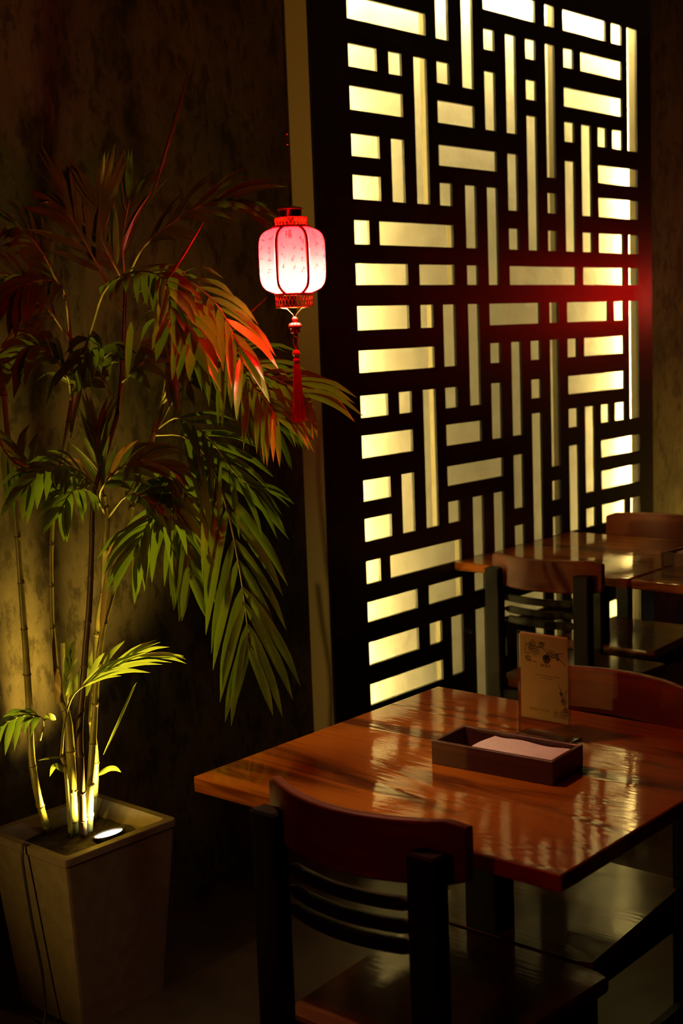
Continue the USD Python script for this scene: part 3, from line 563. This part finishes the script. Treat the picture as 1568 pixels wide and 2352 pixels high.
DIM_FRONDS = [
  ([(2.071, 2.420, 1.648), (2.014, 2.420, 1.740), (1.990, 2.400, 1.795), (1.964, 2.380, 1.839)], 10, 0.150, 0.016, 25, 0.10, 0.10),  # F
  ([(2.071, 2.430, 1.585), (1.969, 2.420, 1.729), (1.910, 2.400, 1.792), (1.873, 2.380, 1.816)], 9, 0.150, 0.016, 25, 0.15, 0.20),  # F2
  ([(2.071, 2.420, 1.648), (2.070, 2.420, 1.741), (2.088, 2.420, 1.810), (2.086, 2.400, 1.846)], 9, 0.130, 0.014, 25, 0.10, 0.20),  # F3
  ([(1.947, 2.480, 1.617), (1.879, 2.460, 1.711), (1.828, 2.440, 1.751), (1.775, 2.420, 1.770)], 9, 0.110, 0.014, 28, 0.40, 0.20),  # G
  ([(1.958, 2.490, 1.540), (1.890, 2.420, 1.643), (1.780, 2.380, 1.651), (1.707, 2.360, 1.605)], 9, 0.100, 0.020, 25, 0.90, 0.30),  # G2
  ([(1.960, 2.490, 1.525), (1.871, 2.460, 1.608), (1.781, 2.440, 1.663), (1.702, 2.420, 1.679)], 10, 0.130, 0.014, 30, 0.50, 0.20),  # G3
  ([(1.957, 2.500, 1.392), (1.887, 2.420, 1.454), (1.807, 2.400, 1.514), (1.712, 2.380, 1.490)], 10, 0.120, 0.020, 28, 0.80, 0.20),  # H
  ([(2.037, 2.430, 1.368), (1.984, 2.420, 1.450), (1.956, 2.380, 1.508), (1.878, 2.360, 1.483)], 9, 0.110, 0.020, 28, 0.80, 0.20),  # H2
  ([(2.050, 2.430, 1.427), (2.053, 2.380, 1.456), (2.100, 2.340, 1.503), (2.118, 2.320, 1.452)], 9, 0.110, 0.020, 28, 0.80, 0.20),  # M
  ([(2.147, 2.440, 1.298), (2.179, 2.360, 1.410), (2.214, 2.280, 1.418), (2.265, 2.220, 1.364), (2.328, 2.200, 1.299)], 11, 0.120, 0.014, 32, 0.70, 0.30),  # M2
  ([(1.677, 2.420, 1.374), (1.700, 2.400, 1.300), (1.725, 2.380, 1.252)], 6, 0.100, 0.016, 30, 0.40, 0.10),  # N
]
BLADES = [
  ([(2.054, 2.300, 1.817), (2.070, 2.250, 1.943), (2.094, 2.220, 2.051), (2.098, 2.200, 2.117)], 0.010),  # spear1
  ([(1.642, 1.800, 1.631), (1.671, 1.780, 1.681), (1.693, 1.760, 1.725)], 0.006),  # spear2
  ([(1.916, 2.000, 1.492), (1.906, 1.900, 1.547), (1.939, 1.850, 1.597)], 0.010),  # spear3
  ([(1.948, 2.450, 0.567), (1.974, 2.420, 0.644), (2.002, 2.400, 0.713), (2.011, 2.390, 0.736)], 0.006),  # blade
  ([(1.920, 2.440, 0.527), (1.934, 2.420, 0.542), (1.948, 2.410, 0.542), (1.957, 2.400, 0.532)], 0.012),  # b1
  ([(1.817, 2.420, 0.567), (1.773, 2.400, 0.598), (1.749, 2.390, 0.582)], 0.012),  # b2
  ([(1.798, 2.410, 0.609), (1.758, 2.400, 0.620), (1.720, 2.390, 0.626)], 0.006),  # b3
  ([(1.797, 2.420, 0.693), (1.765, 2.400, 0.714), (1.739, 2.390, 0.707)], 0.012),  # b4
  ([(1.855, 2.380, 0.740), (1.861, 2.370, 0.780), (1.877, 2.360, 0.818), (1.898, 2.360, 0.833)], 0.013),  # b5
  ([(1.878, 2.400, 0.762), (1.900, 2.380, 0.777), (1.923, 2.370, 0.779), (1.928, 2.360, 0.775)], 0.012),  # b6
  ([(1.937, 2.420, 0.782), (1.951, 2.400, 0.817), (1.983, 2.390, 0.840)], 0.011),  # b7
  ([(1.848, 2.420, 0.736), (1.851, 2.410, 0.766), (1.861, 2.400, 0.799)], 0.014),  # b8
  ([(1.907, 2.440, 0.760), (1.909, 2.430, 0.791), (1.919, 2.430, 0.825)], 0.012),  # b9
  ([(1.856, 2.490, 0.706), (1.855, 2.480, 0.756), (1.859, 2.485, 0.790)], 0.014),  # sh1
  ([(1.955, 2.440, 0.857), (1.970, 2.440, 0.931), (1.982, 2.440, 1.006)], 0.013),  # sh2
  ([(1.731, 2.400, 1.278), (1.731, 2.380, 1.325), (1.744, 2.370, 1.356)], 0.018),  # u1
  ([(1.750, 2.400, 1.267), (1.754, 2.380, 1.304), (1.763, 2.370, 1.336)], 0.018),  # u2
  ([(1.918, 2.400, 1.443), (1.883, 2.400, 1.359), (1.888, 2.420, 1.311)], 0.010),  # r1
  ([(2.032, 2.400, 1.428), (2.023, 2.400, 1.379), (2.016, 2.400, 1.355)], 0.011),  # r2
  ([(1.592, 1.850, 1.556), (1.566, 1.830, 1.511), (1.549, 1.820, 1.452)], 0.012),  # r3
  ([(1.600, 1.720, 1.545), (1.604, 1.700, 1.507), (1.621, 1.690, 1.459)], 0.020),  # r4
]

palm = thing('bamboo_palm', 'tall bamboo palm with arching fronds growing in the planter', 'plant', (0, 0, 0))
for name, pts in STEMS.items():
    Q = spline(pts, 6 * len(pts)); dark = name == 'dark'
    P, r = Q[:, :3], Q[:, 3].copy(); s = np.r_[0, np.cumsum(np.linalg.norm(np.diff(P, axis=0), axis=1))]
    step = random.uniform(.085, .11); nodes = np.arange(random.uniform(.04, .08), s[-1] - .02, step) if name != 'shoot' else []
    ss = np.sort(np.r_[np.linspace(0, s[-1], 40), *[(n - .005, n, n + .004) for n in nodes]]) if len(nodes) else np.linspace(0, s[-1], 20)
    P2 = np.stack([np.interp(ss, s, P[:, k]) for k in range(3)], 1); r2 = np.interp(ss, s, r)
    for n in nodes: r2 *= 1 + .16 * np.exp(-((ss - n) / .003) ** 2)
    st = part(palm, 'stem', tube(P2, r2, 10), 'stem_dark' if dark else 'stem_green', smooth=60, label='dark brown stem' if dark else None)
    for n in nodes:
        c = np.array([np.interp(n, s, P[:, k]) for k in range(3)]); d = unit(np.array([np.interp(n + .004, s, P[:, k]) for k in range(3)]) - c); rr = np.interp(n, s, r)
        part(st, 'node_ring', tube([c - d * .0014, c + d * .0014], rr * 1.22, 10), 'node_ring')
def blade(P, w, fold=.25, n=8, up=np.array([0, 0, 1.0]), tip=.55):
    """A lance-shaped leaflet along the curve, lightly folded on its midrib."""
    Q = spline(P, n); T, _, _ = frame(Q); t = np.linspace(0, 1, n)
    wd = w * np.minimum(1, (t / .22 + .18)) * (1 - np.clip((t - tip) / (1 - tip), 0, 1) ** 1.6); wd[-1] = w * .02
    S = np.cross(T, up); S /= np.linalg.norm(S, axis=1, keepdims=True) + 1e-9; N = np.cross(S, T)
    return grid(np.stack([Q - S * wd[:, None] / 2 + N * wd[:, None] * fold * .5, Q, Q + S * wd[:, None] / 2 + N * wd[:, None] * fold * .5], 1))
EYEP = np.array([0, 0, EYE])
def frond(spec, matl, single=True):
    pts, pairs, L, w, ang, droop, t0 = spec
    Q = spline(pts, 40); T, _, _ = frame(Q); ms = []
    rach = tube(Q[::2], np.linspace(.0034, .0010, 20), 6)
    for i in range(pairs):
        t = t0 + (1 - t0) * (i + .3) / pairs; f = t * 39
        for s in (1, -1):
            k = min(int(f + (.25 if s > 0 else 0)), 39); p, d = Q[k], T[k]
            view = unit(EYEP - p); N = unit(.55 * np.array([0, 0, 1.0]) + .75 * view - np.dot(.55 * np.array([0, 0, 1.0]) + .75 * view, d) * d)
            S = np.cross(d, N) * s
            a = math.radians(ang + random.uniform(-7, 7)) * (1.15 - .55 * (i / pairs))
            dirn = unit(d * math.cos(a) + S * math.sin(a) + N * random.uniform(-.12, .18))
            ll = L * (.55 + .75 * math.sin(math.pi * (.18 + .72 * (i + .5) / pairs))) * random.uniform(.88, 1.08)
            g = np.array([0, 0, -1.0]) * droop
            P = [p + dirn * ll * q + g * ll * q * q * .55 * random.uniform(.8, 1.2) for q in (0, .3, .62)]
            P.append(P[-1] + unit(P[-1] - P[-2] + g * .25 * ll) * ll * .34)
            P = np.array(P); P[:, 1] = np.minimum(P[:, 1], Y_WALL - .015 - .001 * P[:, 0] * 0)
            up_ = N if abs(np.dot(N, unit(P[-1] - P[0]))) < .95 else np.array([0, 1.0, 0])
            ms.append(blade(P, w * random.uniform(.85, 1.12), .3, 8, up_))
    return rach, ms
for i, spec in enumerate(FRONDS):
    ml = 'leaf_young' if i in (15, 16) else 'leaf_green'
    rach, ms = frond(spec, ml)
    fr_ = part(palm, 'frond', rach, 'stem_green', smooth=True)
    for m in ms: part(fr_, 'leaflet', m, ml if random.random() > .02 else 'leaf_dry', smooth=True)
rest = []
for spec in DIM_FRONDS:
    rach, ms = frond(spec, 'leaf_green'); rest += ms
    part(palm, 'frond', rach, 'stem_green', smooth=True)
part(palm, 'foliage', cat_mesh(*rest), 'leaf_green', smooth=True, kind='stuff')
for i, (pts, w) in enumerate(BLADES):
    spear = i < 3
    if spear: part(palm, 'spear_leaf', tube(spline(pts, 16), w * .5 * np.r_[np.linspace(.45, 1, 6), np.linspace(1, .15, 10)], 6), 'leaf_green', smooth=True)
    else: part(palm, 'sheath' if i in (13, 14) else 'young_leaf', blade(np.array(pts), w, .3, 10, unit(EYEP - np.array(pts[0]))), 'sheath' if i in (13, 14) else ('leaf_young' if i < 13 else 'leaf_green'), smooth=True)

# ------------------------------------------------------------------ low lamp standing out of frame at the left
d = thing('floor_lamp', 'small floor lamp standing by the wall beyond the left edge of the picture', 'lamp', (-.80, 2.20, 0))
part(d, 'base', lathe([(.0001, 0), (.11, 0), (.11, .012), (.03, .02), (.0001, .02)]), 'dark_metal', smooth=40)
part(d, 'pole', tube([(0, 0, .018), (0, 0, .93)], .009, 10), 'dark_metal', smooth=40)
hd = lathe([(.0001, -.06), (.030, -.058), (.046, -.02), (.050, .05), (.046, .05), (.042, -.015), (.0001, -.02)]); hd.apply_transform(trimesh.transformations.rotation_matrix(math.radians(97), (-.1, 1, 0))); hd.apply_translation((.02, 0, .955))
part(d, 'head', hd, 'dark_metal', smooth=40)
spot('/World/floor_lamp/spot', (.085, -.004, .948), (.985, -.05, -.12), LOW, .030, 18, 1.0, (1.0, .57, .10))

# repeats share a group
for kind, group in (('restaurant_table', 'wooden restaurant tables along the screen'), ('napkin_tray', 'wooden napkin trays on the tables'), ('paper_napkin', 'napkin stacks in the trays'), ('paper_lantern', 'red paper lanterns'), ('uplight', 'small round uplights')):
    for p in stage.GetPrimAtPath('/World').GetChildren():
        if p.GetName().rstrip('0123456789').rstrip('_') == kind: data(p, group=group)
